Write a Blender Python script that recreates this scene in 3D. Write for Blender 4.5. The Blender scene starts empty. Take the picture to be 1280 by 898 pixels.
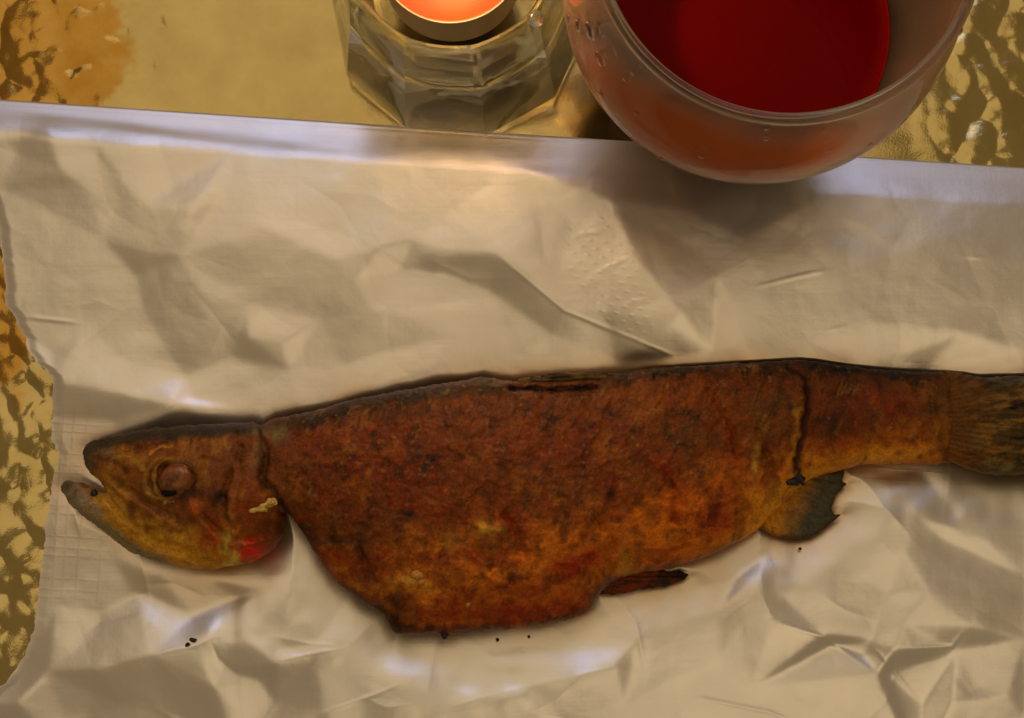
import bpy, bmesh, math, random
import numpy as np
from mathutils import Vector, Matrix, geometry, noise as mnoise

random.seed(4)
SC = bpy.context.scene
COL = SC.collection
# ------------------------------------------------------------------ camera
FPX = 1600.0                      # focal length in pixels of the 1280 px wide picture
TILT = math.radians(6.0)
DIST = 0.368
CAM = np.array([0.0, -math.sin(TILT) * DIST, math.cos(TILT) * DIST])
cam_d = bpy.data.cameras.new('camera')
cam_d.sensor_width = 36.0
cam_d.lens = 36.0 * FPX / 1280.0
cam_d.clip_start = 0.01
cam_d.clip_end = 50
cam = bpy.data.objects.new('camera', cam_d)
COL.objects.link(cam)
cam.location = CAM
cam.rotation_euler = (TILT, 0, 0)
SC.camera = cam
# ------------------------------------------------------------------ world and lamps
w = bpy.data.worlds.new('World')
SC.world = w
w.use_nodes = True
w.node_tree.nodes['Background'].inputs[0].default_value = (1.0, 0.70, 0.37, 1)
w.node_tree.nodes['Background'].inputs[1].default_value = 0.245


def area(name, loc, target, sx, sy, power, color):
    l = bpy.data.lights.new(name, 'AREA')
    l.shape = 'RECTANGLE'
    l.size, l.size_y = sx, sy
    l.energy = power
    l.color = color
    o = bpy.data.objects.new(name, l)
    COL.objects.link(o)
    o.location = loc
    d = Vector(target) - Vector(loc)
    o.rotation_euler = d.to_track_quat('-Z', 'Y').to_euler()
    return o


area('ceiling_lamp', (-0.26, 0.52, 1.4), (-0.05, 0.1, 0), 1.35, 1.0, 2.45, (1.0, 0.77, 0.46))
area('fill_light_behind', (0.38, -0.42, 1.4), (0.05, 0, 0), 0.9, 0.9, 1.75, (1.0, 0.77, 0.46))  # added fill light, brightens foil slopes facing the viewer
area('window_light', (0.0, 1.35, 1.2), (0, 0, 0), 1.4, 0.8, 4.8, (0.52, 0.61, 1.0))
SC.view_settings.view_transform = 'Standard'
SC.view_settings.look = 'None'
SC.view_settings.exposure = -0.14
SC.view_settings.gamma = 1.0
SC.cycles.use_denoising = True
SC.cycles.max_bounces = 16
SC.cycles.transmission_bounces = 12
SC.cycles.transparent_max_bounces = 16
SC.cycles.sample_clamp_indirect = 4.0

# ------------------------------------------------------------------ helpers
CT, ST = math.cos(TILT), math.sin(TILT)


def P(px, py, z):
    """points (metres) at height z that stand under the picture position px, py"""
    px = np.asarray(px, float); py = np.asarray(py, float); z = np.asarray(z, float)
    a = (px - 640.0) / FPX
    b = (449.0 - py) / FPX
    dx = a
    dy = b * CT + ST
    dz = b * ST - CT
    t = (z - CAM[2]) / dz
    return np.stack(np.broadcast_arrays(CAM[0] + dx * t, CAM[1] + dy * t, z), -1)


def project(x, y, z):
    """inverse of P"""
    X = x - CAM[0]; Y = y - CAM[1]; Z = z - CAM[2]
    depth = -(-Y * ST + Z * CT)
    up = Y * CT + Z * ST
    return 640 + FPX * X / depth, 449 - FPX * up / depth


def vnoise(x, y, f, seed=0):
    x = x * f; y = y * f
    xi = np.floor(x).astype(np.int64); yi = np.floor(y).astype(np.int64)
    fx = x - xi; fy = y - yi
    fx = fx * fx * fx * (fx * (fx * 6 - 15) + 10); fy = fy * fy * fy * (fy * (fy * 6 - 15) + 10)

    def h(i, j):
        n = (i * 374761393 + j * 668265263 + seed * 1274126177) & 0xffffffff
        n = ((n ^ (n >> 13)) * 1274126177) & 0xffffffff
        n = n ^ (n >> 16)
        return (n & 0xffff) / 65535.0
    a = h(xi, yi); b = h(xi + 1, yi); c = h(xi, yi + 1); d = h(xi + 1, yi + 1)
    return (a * (1 - fx) + b * fx) * (1 - fy) + (c * (1 - fx) + d * fx) * fy


def fbm(x, y, f, seed=0, octs=4):
    s = 0; amp = 1; tot = 0
    for k in range(octs):
        s = s + amp * vnoise(x + 17.3 * k, y - 9.1 * k, f * 2 ** k, seed + k)
        tot += amp
        amp *= 0.5
    return s / tot


def worley(x, y, f, seed=0):
    x = x * f; y = y * f
    xi = np.floor(x).astype(np.int64); yi = np.floor(y).astype(np.int64)
    d1 = np.full(x.shape, 9.0); d2 = np.full(x.shape, 9.0)
    for di in (-1, 0, 1):
        for dj in (-1, 0, 1):
            i = xi + di; j = yi + dj
            n = (i * 374761393 + j * 668265263 + seed * 974126177) & 0xffffffff
            n = ((n ^ (n >> 13)) * 1274126177) & 0xffffffff
            n = n ^ (n >> 16)
            px = i + (n & 0xff) / 255.0; py = j + ((n >> 8) & 0xff) / 255.0
            d = np.hypot(px - x, py - y)
            d2 = np.where(d < d1, d1, np.minimum(d2, d))
            d1 = np.minimum(d1, d)
    return d1, d2


def sstep(a, b, x):
    t = np.clip((x - a) / (b - a), 0, 1)
    return t * t * (3 - 2 * t)


def seg_dist(x, y, pts, closed=False):
    d = np.full(np.shape(x), 1e9)
    n = len(pts)
    for i in range(n if closed else n - 1):
        ax, ay = pts[i][:2]; bx, by = pts[(i + 1) % n][:2]
        vx, vy = bx - ax, by - ay
        t = np.clip(((x - ax) * vx + (y - ay) * vy) / max(vx * vx + vy * vy, 1e-12), 0, 1)
        d = np.minimum(d, np.hypot(x - ax - t * vx, y - ay - t * vy))
    return d


def inside(x, y, pts):
    r = np.zeros(np.shape(x), bool)
    n = len(pts)
    for i in range(n):
        ax, ay = pts[i]; bx, by = pts[(i + 1) % n]
        if ay == by:
            continue
        c = ((ay > y) != (by > y)) & (x < (bx - ax) * (y - ay) / (by - ay) + ax)
        r ^= c
    return r


def sdf(x, y, pts):
    d = seg_dist(x, y, pts, True)
    return np.where(inside(x, y, pts), d, -d)      # positive inside


def blob(x, y, cx, cy, sx, sy, ang=0):
    a = math.radians(ang)
    u = (x - cx) * math.cos(a) + (y - cy) * math.sin(a)
    v = -(x - cx) * math.sin(a) + (y - cy) * math.cos(a)
    return np.exp(-(u / sx) ** 2 - (v / sy) ** 2)


def blur(a, s):
    r = int(s * 3 + 1)
    k = np.exp(-0.5 * (np.arange(-r, r + 1) / s) ** 2); k /= k.sum()
    p = np.pad(a, ((r, r), (0, 0)), 'edge')
    a = sum(k[i] * p[i:i + a.shape[0]] for i in range(2 * r + 1))
    p = np.pad(a, ((0, 0), (r, r)), 'edge')
    return sum(k[i] * p[:, i:i + a.shape[1]] for i in range(2 * r + 1))


def bilinear(img, u, v):
    u = np.clip(u, 0, img.shape[1] - 1.001); v = np.clip(v, 0, img.shape[0] - 1.001)
    i = u.astype(int); j = v.astype(int); fu = u - i; fv = v - j
    return (img[j, i] * (1 - fu) + img[j, i + 1] * fu) * (1 - fv) + (img[j + 1, i] * (1 - fu) + img[j + 1, i + 1] * fu) * fv


def srgb(r, g, b):
    c = np.array([r, g, b], float) / 255
    return np.where(c <= 0.04045, c / 12.92, ((c + 0.055) / 1.055) ** 2.4)


def mesh_np(name, V, F, mat, parent=None, smooth=True, cols=None, attrs=None):
    """V (n,3), F (m,4) or (m,3) numpy arrays"""
    me = bpy.data.meshes.new(name)
    F = np.asarray(F)
    me.vertices.add(len(V)); me.vertices.foreach_set('co', np.asarray(V, np.float32).ravel())
    k = F.shape[1]
    me.loops.add(F.size); me.loops.foreach_set('vertex_index', F.astype(np.int32).ravel())
    me.polygons.add(len(F))
    me.polygons.foreach_set('loop_start', np.arange(0, F.size, k, dtype=np.int32))
    me.update(calc_edges=True)
    me.polygons.foreach_set('use_smooth', np.full(len(F), smooth))
    if cols is not None:
        a = me.color_attributes.new('tint', 'FLOAT_COLOR', 'POINT')
        c = np.ones((len(V), 4), np.float32); c[:, :3] = cols
        a.data.foreach_set('color', c.ravel())
    for nm, arr in (attrs or {}).items():
        a = me.attributes.new(nm, 'FLOAT', 'POINT')
        a.data.foreach_set('value', np.asarray(arr, np.float32))
    me.validate()
    o = bpy.data.objects.new(name, me)
    COL.objects.link(o)
    if mat:
        me.materials.append(mat)
    if parent:
        o.parent = parent
    return o


def grid_faces(nr, nc, wrap=False):
    i = np.arange(nr - 1)[:, None]; j = np.arange(nc if wrap else nc - 1)[None, :]
    a = i * nc + j; b = i * nc + (j + 1) % nc
    return np.stack([a, b, b + nc, a + nc], -1).reshape(-1, 4)


def bm_obj(name, bm, mat, parent=None, smooth=True):
    bmesh.ops.recalc_face_normals(bm, faces=bm.faces)
    me = bpy.data.meshes.new(name)
    bm.to_mesh(me); bm.free()
    for p in me.polygons:
        p.use_smooth = smooth
    me.materials.append(mat)
    o = bpy.data.objects.new(name, me)
    COL.objects.link(o)
    if parent:
        o.parent = parent
    return o


def lathe(name, prof, mat, parent=None, n=96, closed=False, smooth=True):
    prof = np.array(prof, float)
    th = np.linspace(0, 2 * np.pi, n, endpoint=False)
    V = np.stack([prof[:, 0][:, None] * np.cos(th), prof[:, 0][:, None] * np.sin(th), prof[:, 1][:, None] * np.ones(n)], -1).reshape(-1, 3)
    F = grid_faces(len(prof), n, True)
    if closed:
        m = len(prof)
        j = np.arange(n)
        F = np.vstack([F, np.stack([(m - 1) * n + j, (m - 1) * n + (j + 1) % n, (j + 1) % n, j], -1)])
    o = mesh_np(name, V, F, mat, parent, smooth)
    bm = bmesh.new(); bm.from_mesh(o.data)
    bmesh.ops.remove_doubles(bm, verts=bm.verts, dist=1e-6)
    bmesh.ops.recalc_face_normals(bm, faces=bm.faces)
    bm.to_mesh(o.data); bm.free()
    return o


def empty(name, loc):
    o = bpy.data.objects.new(name, None)
    o.empty_display_size = 0.02
    COL.objects.link(o)
    o.location = loc
    return o


def tag(o, label=None, cat=None, group=None, kind=None):
    for k, v in (('label', label), ('category', cat), ('group', group), ('kind', kind)):
        if v:
            o[k] = v
    return o


class NT:
    """small node-tree helper"""
    def __init__(self, name):
        self.m = bpy.data.materials.new(name)
        self.m.use_nodes = True
        self.t = self.m.node_tree
        self.b = self.t.nodes['Principled BSDF']
        self.out = self.t.nodes['Material Output']

    def n(self, typ, **kw):
        nd = self.t.nodes.new(typ)
        for k, v in kw.items():
            if k.startswith('i_'):
                nd.inputs[k[2:]].default_value = v
            else:
                setattr(nd, k, v)
        return nd

    def l(self, a, b):
        self.t.links.new(a, b)

    def coords(self, scale=(1, 1, 1), rot=0, kind='Object'):
        tc = self.n('ShaderNodeTexCoord'); mp = self.n('ShaderNodeMapping')
        mp.inputs['Scale'].default_value = scale
        mp.inputs['Rotation'].default_value = (0, 0, rot)
        self.l(tc.outputs[kind], mp.inputs['Vector'])
        return mp.outputs[0]

    def noise(self, vec, scale, detail=4, rough=0.55):
        nd = self.n('ShaderNodeTexNoise')
        nd.inputs['Scale'].default_value = scale
        nd.inputs['Detail'].default_value = detail
        nd.inputs['Roughness'].default_value = rough
        self.l(vec, nd.inputs['Vector'])
        return nd.outputs['Fac']

    def math(self, op, a, b=None, c=None):
        nd = self.n('ShaderNodeMath', operation=op)
        for i, v in enumerate((a, b, c)):
            if v is None:
                continue
            if isinstance(v, (int, float)):
                nd.inputs[i].default_value = v
            else:
                self.l(v, nd.inputs[i])
        return nd.outputs[0]

    def ramp(self, fac, stops):
        nd = self.n('ShaderNodeValToRGB')
        e = nd.color_ramp.elements
        while len(e) < len(stops):
            e.new(0.5)
        for k, (p, c) in enumerate(stops):
            e[k].position = p
            e[k].color = c if len(c) == 4 else (*c, 1)
        self.l(fac, nd.inputs[0])
        return nd.outputs[0]

    def mix(self, fac, a, b, typ='MIX'):
        nd = self.n('ShaderNodeMix', data_type='RGBA', blend_type=typ)
        for s, v in ((nd.inputs[0], fac), (nd.inputs[6], a), (nd.inputs[7], b)):
            if isinstance(v, (int, float)):
                s.default_value = v
            elif isinstance(v, tuple):
                s.default_value = v if len(v) == 4 else (*v, 1)
            else:
                self.l(v, s)
        return nd.outputs[2]

    def attr(self, name):
        nd = self.n('ShaderNodeAttribute', attribute_name=name)
        return nd

    def bump(self, height, strength, dist, normal=None):
        nd = self.n('ShaderNodeBump')
        nd.inputs['Strength'].default_value = strength
        nd.inputs['Distance'].default_value = dist
        self.l(height, nd.inputs['Height'])
        if normal:
            self.l(normal, nd.inputs['Normal'])
        return nd.outputs[0]

    def clear(self, fac, b, tint):
        self.set(Base_Color=tint, Roughness=0.0, IOR=1.44, Transmission_Weight=1.0, Normal=b)
        tr = self.n('ShaderNodeBsdfTransparent'); tr.inputs[0].default_value = (*tint, 1)
        mx = self.n('ShaderNodeMixShader'); mx.inputs[0].default_value = fac
        self.l(self.b.outputs[0], mx.inputs[1]); self.l(tr.outputs[0], mx.inputs[2])
        self.l(mx.outputs[0], self.out.inputs[0])
        return self.m

    def set(self, **kw):
        for k, v in kw.items():
            k = k.replace('_', ' ')
            s = self.b.inputs[k]
            if isinstance(v, (int, float, tuple)):
                s.default_value = (*v, 1) if isinstance(v, tuple) and len(v) == 3 and s.type == 'RGBA' else v
            else:
                self.l(v, s)
        return self.m


# ------------------------------------------------------------------ outlines in picture positions
FISH = [(104, 568), (106, 560), (117, 551), (150, 543), (190, 536), (240, 531), (290, 529), (316, 528), (328, 531), (345, 522),
        (380, 517), (420, 506), (460, 496), (500, 489), (545, 481), (580, 476), (605, 471), (640, 477), (665, 476), (700, 474),
        (745, 472), (780, 466), (810, 461), (850, 459), (900, 456), (950, 453), (1000, 450), (1022, 452), (1060, 458),
        (1110, 463), (1170, 466), (1186, 468), (1208, 480), (1186, 497), (1214, 514), (1190, 534), (1210, 551), (1182, 566), (1184, 579), (1150, 580), (1110, 580),
        (1075, 582), (1050, 588), (1020, 596), (1000, 608), (980, 628), (960, 647), (945, 663), (920, 678), (890, 693), (860, 704),
        (830, 712), (800, 716), (775, 722), (755, 735), (744, 748), (738, 762), (720, 772), (690, 779), (650, 785), (600, 789),
        (565, 793), (556, 795), (545, 791), (520, 793), (495, 792), (486, 782), (478, 768), (450, 750), (420, 726), (402, 704),
        (390, 684), (378, 662), (366, 648), (357, 638), (357, 652), (352, 672), (340, 688), (322, 700), (300, 706), (268, 712),
        (240, 711), (208, 705), (164, 690), (128, 663), (90, 634), (78, 616), (76, 608), (80, 602), (90, 601), (104, 604),
        (118, 609), (136, 616), (128, 605), (121, 598), (112, 590), (106, 580)]
ANAL = [(949, 660), (967, 670), (994, 675), (1018, 670), (1036, 657), (1051, 643), (1042, 643), (1040, 632), (1047, 616),
        (1059, 605), (1053, 603), (1055, 586), (1030, 586), (1003, 590), (970, 620), (940, 645)]
PELVIC = [(735, 740), (758, 745), (801, 738), (830, 734), (846, 729), (861, 720), (848, 713), (838, 717), (825, 712), (782, 702), (750, 714)]
DORSAL = [(636, 486), (660, 491), (700, 489), (740, 486), (768, 474), (776, 467), (745, 467), (700, 466), (658, 472), (640, 479)]
TAIL = [(1178, 466), (1205, 468), (1222, 471), (1280, 470), (1330, 462), (1385, 452), (1370, 490), (1358, 528), (1368, 566), (1384, 606),
        (1330, 600), (1290, 592), (1264, 595), (1240, 593), (1215, 588), (1192, 579), (1172, 570), (1168, 520)]


# ------------------------------------------------------------------ table top (gold, hammered)
def mat_gold():
    k = NT('hammered_gold')
    amber_reflection = k.attr('amber_reflection').outputs['Fac']
    c = k.coords()
    nz = k.noise(c, 60, 5, 0.6)
    gold = k.ramp(nz, [(0.3, (0.49, 0.39, 0.16)), (0.7, (0.60, 0.49, 0.22))])
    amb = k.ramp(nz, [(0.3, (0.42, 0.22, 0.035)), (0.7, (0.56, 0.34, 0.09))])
    col = k.mix(amber_reflection, gold, amb)  # orange reflections painted into the gold's base colour
    n2 = k.noise(c, 900, 3, 0.6)
    rough = k.math('MULTIPLY_ADD', n2, 0.10, 0.08)
    b = k.bump(k.noise(c, 1500, 3), 0.12, 0.0003)
    return k.set(Base_Color=col, Metallic=1.0, Roughness=rough, Normal=b)


def build_table():
    a = np.linspace(-260, 1540, 620); b = np.linspace(-260, 1160, 480)
    xs = np.concatenate([[-0.62, -0.5, -0.42], (a - 640) * 0.00024, [0.42, 0.5, 0.62]])
    ys = np.concatenate([[-0.55, -0.42, -0.32], np.sort((449 - b) * 0.00024), [0.3, 0.4, 0.55]])
    X, Y = np.meshgrid(xs, ys)
    U, V = project(X, Y, 0 * X)
    wx = U + 30 * (fbm(U, V, 1 / 60, 3) - 0.5); wy = V + 30 * (fbm(U, V, 1 / 60, 9) - 0.5)
    m_l = sstep(185, 110, wx + 0.10 * wy) * sstep(190, 120, wy)
    m_l = np.maximum(m_l, sstep(110, 60, wx) * sstep(240, 300, wy))
    m_r = sstep(1150, 1215, wx + 0.1 * wy)
    m = np.maximum(m_l, m_r)
    m = np.maximum(m, sstep(-60, -120, wy))
    d1, d2 = worley(wx, wy * 0.8, 1 / 30.0, 5)
    lump = (1 - np.clip(d1, 0, 1) ** 2) * 1.1 + 0.9 * fbm(U, V, 1 / 30, 11, 2) + 0.12 * fbm(U, V, 1 / 9, 12)
    Z = m * 0.00095 * (lump - 0.6)
    Z += 0.0012 * (fbm(U, V, 1 / 170, 21, 2) - 0.5) * 2 + 0.00045 * (fbm(U, V * 1.3, 1 / 62, 22, 2) - 0.5) * 2
    for (cx, cy, s) in ((195, 28, 9), (188, 78, 8), (420, 146, 9)):
        Z -= 0.0004 * blob(U, V, cx, cy, s, s * 1.3, 20) * fbm(U, V, 1 / 6, 8)
    fx = (X / 0.00024 + 640); fy = 449 - Y / 0.00024
    fade = sstep(-255, -150, fx) * sstep(1535, 1430, fx) * sstep(-255, -150, fy) * sstep(1155, 1050, fy)
    Z = Z * fade
    Z = Z - Z.max() + 0.0003
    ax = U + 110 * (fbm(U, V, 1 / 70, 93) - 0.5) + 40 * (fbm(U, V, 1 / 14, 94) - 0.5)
    amber_reflection = sstep(0.2, 0.85, sstep(195, 130, ax + 0.15 * wy) * sstep(220, 150, wy) + blob(U, V, 0, 400, 45, 80) + blob(U, V, 5, 360, 30, 110)
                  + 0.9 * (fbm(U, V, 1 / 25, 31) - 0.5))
    n = X.size
    V3 = np.stack([X, Y, Z], -1).reshape(-1, 3)
    o = mesh_np('table_top', V3, grid_faces(*X.shape), mat_gold(), attrs={'amber_reflection': amber_reflection.ravel()})
    tag(o, 'gold hammered metal table top with painted orange reflections under the foil', 'table top', kind='structure')


build_table()

# ------------------------------------------------------------------ aluminium foil
TOPY = lambda x: 130 + 0.0664 * x
LEFT = [(-60, 100), (-40, 180), (-12, 250), (0, 290), (3, 330), (7, 365), (6, 385), (16, 395), (22, 410), (33, 425), (36, 442), (46, 455), (64, 470),
        (67, 490), (66, 520), (64, 545), (68, 560), (74, 566), (66, 600), (58, 660), (50, 730), (42, 790), (30, 825), (6, 858), (-20, 880), (-60, 930), (-110, 1100)]
H0 = 0.9
FP = [(-150, 145, 5), (0, 155, 6), (55, 146, 7.4), (110, 168, 6.5), (300, 182, 6.5), (470, 196, 6), (640, 205, 5.5), (800, 214, 5.2), (950, 226, 5.0),
      (1060, 232, 5.4), (1200, 238, 6), (1280, 243, 6), (1450, 250, 6),
      (-150, 240, 3), (0, 235, 3.4), (75, 212, 5.9), (110, 236, 5.4), (180, 255, 5.8), (20, 190, 4.5), (130, 300, 4.0), (170, 345, 3.4),
      (240, 262, 7.6), (268, 256, 6.8), (150, 250, 5.2), (186, 318, 5.4), (228, 320, 6.4), (182, 395, 3.2), (262, 395, 4.9), (310, 424, 4.6), (352, 430, 4.4),
      (362, 462, 3.2), (290, 445, 2.6), (230, 470, 2), (330, 285, 7.7), (310, 380, 4.7), (420, 325, 6.8), (445, 350, 6.0), (464, 388, 4.6), (300, 412, 4.1), (400, 400, 3.9), (380, 432, 3.2),
      (430, 455, 2.0), (470, 440, 2.4), (520, 400, 4.0), (520, 300, 6.6),
      (-50, 380, 2), (20, 395, 2.4), (110, 405, 2.6), (60, 440, 2.2), (70, 478, 3.4), (150, 492, 3.6), (215, 505, 4.2), (300, 512, 2.4), (150, 450, 2.6), (75, 520, 1.3), (140, 525, 1.2), (240, 498, 2.4),
      (480, 306, 7), (560, 316, 7.2), (622, 318, 7.6), (660, 345, 7.4), (705, 386, 6.3), (780, 425, 5.4), (845, 446, 5.0),
      (500, 336, 4.8), (560, 345, 4.0), (615, 365, 3.4), (690, 418, 3.6), (770, 452, 2.8), (560, 420, 3.2), (640, 440, 2.4),
      (766, 250, 7.8), (716, 278, 6.6), (700, 320, 6.8), (770, 330, 7.8), (760, 390, 6.4), (852, 392, 8.8), (838, 408, 8.0), (805, 440, 5.6), (800, 330, 8.8), (890, 440, 6.4),
      (862, 264, 7.2), (850, 300, 7.4), (900, 340, 7.8), (930, 300, 7.6), (960, 360, 8.2), (1060, 340, 8.0), (1000, 260, 6.6), (1180, 300, 7.6), (1280, 330, 7.4), (1450, 340, 7),
      (930, 436, 8), (1010, 430, 7.4), (1100, 446, 6.0), (1140, 440, 6.0), (1200, 415, 7.0), (1160, 462, 4), (1280, 440, 6.6), (1450, 440, 5), (1080, 400, 7.4),
      # below the fish
      (75, 640, 1.0), (140, 700, 1.0), (70, 760, 1.0), (170, 740, 1.1), (30, 835, 1.2), (-60, 880, 2), (205, 718, 2.6), (255, 722, 2.2), (300, 745, 1.8), (130, 765, 1.4),
      (60, 840, 3.4), (20, 880, 4.6), (120, 838, 5.2), (188, 818, 6.2), (246, 807, 6.4), (292, 784, 6.2), (305, 762, 5.4), (340, 738, 4.2), (420, 712, 2.4), (240, 770, 2.2), (120, 790, 2.2),
      (278, 838, 4.4), (268, 860, 5.2), (228, 896, 2.4), (150, 880, 3.6), (330, 850, 3.4), (345, 878, 2.6),
      (346, 829, 6.0), (352, 812, 4.6), (378, 768, 4.6), (400, 800, 4.0), (440, 740, 1.6), (400, 818, 5.2), (480, 806, 5.6), (474, 824, 5.4), (512, 848, 5.8), (455, 875, 5.0), (405, 890, 6.0), (500, 880, 6.0),
      (540, 820, 3.0), (600, 815, 2.6), (500, 800, 3.4), (660, 805, 2.2),
      (560, 885, 6.3), (640, 862, 6.2), (700, 848, 6.2), (768, 835, 5.8), (796, 802, 3.6), (640, 836, 4.4), (720, 815, 3.4), (700, 895, 5.0), (780, 880, 4.6), (820, 790, 3.2),
      (850, 740, 1.6), (900, 760, 3.6), (920, 722, 2.4), (945, 728, 5.4), (986, 752, 4.2), (966, 776, 5.8), (925, 780, 4.4), (940, 860, 4.2), (1000, 730, 4.4), (900, 820, 3.8),
      (1030, 795, 5.4), (1098, 842, 5.2), (1080, 820, 3.0), (1040, 805, 3.0), (1118, 812, 6.4), (1090, 800, 4.2), (1154, 879, 2.4), (1110, 845, 3.0), (1125, 836, 3.4),
      (1000, 690, 3.0), (960, 690, 1.8), (1040, 700, 4.6), (1068, 660, 5.4), (1110, 740, 4.2), (1128, 690, 5.4), (1210, 782, 6.6), (1196, 812, 4.2), (1160, 740, 6.2), (1130, 780, 5.8),
      (1062, 604, 3.8), (1100, 606, 4.0), (1120, 625, 5.6), (1070, 640, 4.6), (1110, 594, 1.4), (1150, 590, 1.2), (1186, 588, 3.0), (1240, 612, 4.2), (1290, 612, 4.4), (1280, 660, 4.2), (1200, 650, 5.2), (1180, 672, 3.8),
      (1280, 720, 4.2), (1450, 640, 4), (1450, 800, 4), (1280, 800, 4.4), (1220, 860, 4.2), (1190, 880, 5.2), (1260, 870, 5.2), (1280, 900, 4),
      (-150, 1060, 2), (100, 960, 3), (300, 960, 3), (450, 960, 6), (640, 960, 4), (900, 960, 4), (1150, 960, 4), (1450, 1060, 4), (640, 1080, 3), (-150, 600, 1)]


def foil_raster():
    """crease heights (mm) on a 2 px raster from x -160, y 90"""
    nx, ny = 830, 500
    vs = [Vector((p[0], p[1])) for p in FP]
    hs = [p[2] for p in FP]
    for c in ((-170, 80, 3), (1510, 80, 6), (1510, 1100, 4), (-170, 1100, 2)):
        vs.append(Vector(c[:2])); hs.append(c[2])
    rv, re, rf, ov, oe, of = geometry.delaunay_2d_cdt(vs, [], [], 0, 1e-4)
    Hh = np.zeros((ny, nx))
    gx = -160 + 2 * np.arange(nx); gy = 90 + 2 * np.arange(ny)
    rh = [hs[o[0]] if o else 3.0 for o in ov]
    for f in rf:
        (ax, ay), (bx, by), (cx, cy) = [rv[i] for i in f]
        i0, i1 = np.searchsorted(gx, [min(ax, bx, cx), max(ax, bx, cx) + 2]); j0, j1 = np.searchsorted(gy, [min(ay, by, cy), max(ay, by, cy) + 2])
        if i1 <= i0 or j1 <= j0:
            continue
        X, Y = np.meshgrid(gx[i0:i1], gy[j0:j1])
        det = (by - cy) * (ax - cx) + (cx - bx) * (ay - cy)
        if abs(det) < 1e-9:
            continue
        l1 = ((by - cy) * (X - cx) + (cx - bx) * (Y - cy)) / det
        l2 = ((cy - ay) * (X - cx) + (ax - cx) * (Y - cy)) / det
        l3 = 1 - l1 - l2
        mk = (l1 >= -1e-6) & (l2 >= -1e-6) & (l3 >= -1e-6)
        val = l1 * rh[f[0]] + l2 * rh[f[1]] + l3 * rh[f[2]]
        Hh[j0:j1, i0:i1] = np.where(mk, val, Hh[j0:j1, i0:i1])
    return 0.55 * blur(Hh, 1.6) + 0.45 * blur(Hh, 5.0)


FR = foil_raster()
FRS = blur(FR, 22.0)
CREASE = [[(184, 821), (215, 812), (246, 807), (275, 796), (296, 781), (300, 772)], [(344, 830), (360, 824), (400, 815), (478, 806)], [(478, 806), (474, 822)], [(512, 850), (470, 868), (400, 893)],
          [(476, 812), (505, 838), (512, 850)], [(560, 885), (640, 862), (705, 848), (770, 834)], [(944, 728), (966, 776)], [(966, 776), (1030, 797), (1098, 843)],
          [(1085, 805), (1100, 818), (1150, 878)], [(1118, 812), (1190, 808), (1210, 782)], [(935, 361), (1000, 345), (1052, 334)], [(1024, 416), (1070, 405)], [(1010, 396), (1035, 394)],
          [(735, 345), (765, 332), (800, 315)], [(765, 252), (768, 275)], [(710, 296), (768, 286)], [(775, 383), (820, 370)], 
          [(346, 829), (352, 805)], [(620, 318), (705, 388), (850, 448)], [(1185, 585), (1280, 612)], [(1060, 605), (1075, 645), (1120, 700)],
          [(215, 505), (212, 490)], [(20, 395), (110, 405)], [(205, 715), (240, 728)], [(1040, 292), (1075, 296)], [(1195, 321), (1240, 322)], [(860, 870), (960, 890), (1000, 905)]]


def mat_foil():
    k = NT('aluminium_foil')
    c = k.coords()
    stain = k.attr('stain').outputs['Fac']
    grid = k.attr('weave').outputs['Fac']
    cn = k.noise(c, 30, 3)
    clean = k.ramp(cn, [(0.3, (0.77, 0.745, 0.70)), (0.7, (0.83, 0.80, 0.755))])
    s2 = k.noise(c, 70, 5, 0.62)
    amb = k.ramp(s2, [(0.3, (0.50, 0.30, 0.11)), (0.7, (0.66, 0.45, 0.22))])
    sf = k.math('MULTIPLY', stain, k.math('MULTIPLY_ADD', s2, 1.0, 0.35))
    col = k.mix(sf, clean, amb)
    col = k.mix(k.math('MULTIPLY', grid, 0.5), col, (0.62, 0.38, 0.2))  # orange mirrored in the embossed lines, painted into their colour
    st1 = k.noise(k.coords((25, 900, 1), 0.06), 1.0, 3, 0.6)
    st2 = k.noise(k.coords((1100, 1100, 1)), 1.0, 2)
    st3 = k.noise(k.coords((700, 14, 1), 0.06), 1.0, 2)
    h = k.math('ADD', k.math('MULTIPLY', st1, 0.6), k.math('MULTIPLY', st2, 0.5))
    h = k.math('ADD', h, k.math('MULTIPLY', st3, 0.4))
    h = k.math('SUBTRACT', h, k.math('MULTIPLY', grid, 1.2))
    h = k.math('SUBTRACT', h, k.math('MULTIPLY', k.attr('dots').outputs['Fac'], 3.2))
    b = k.bump(h, 0.12, 0.00025)
    r = k.math('MULTIPLY_ADD', k.noise(c, 55, 4), 0.2, 0.24)
    return k.set(Base_Color=col, Metallic=0.9, Roughness=r, Normal=b)


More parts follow.
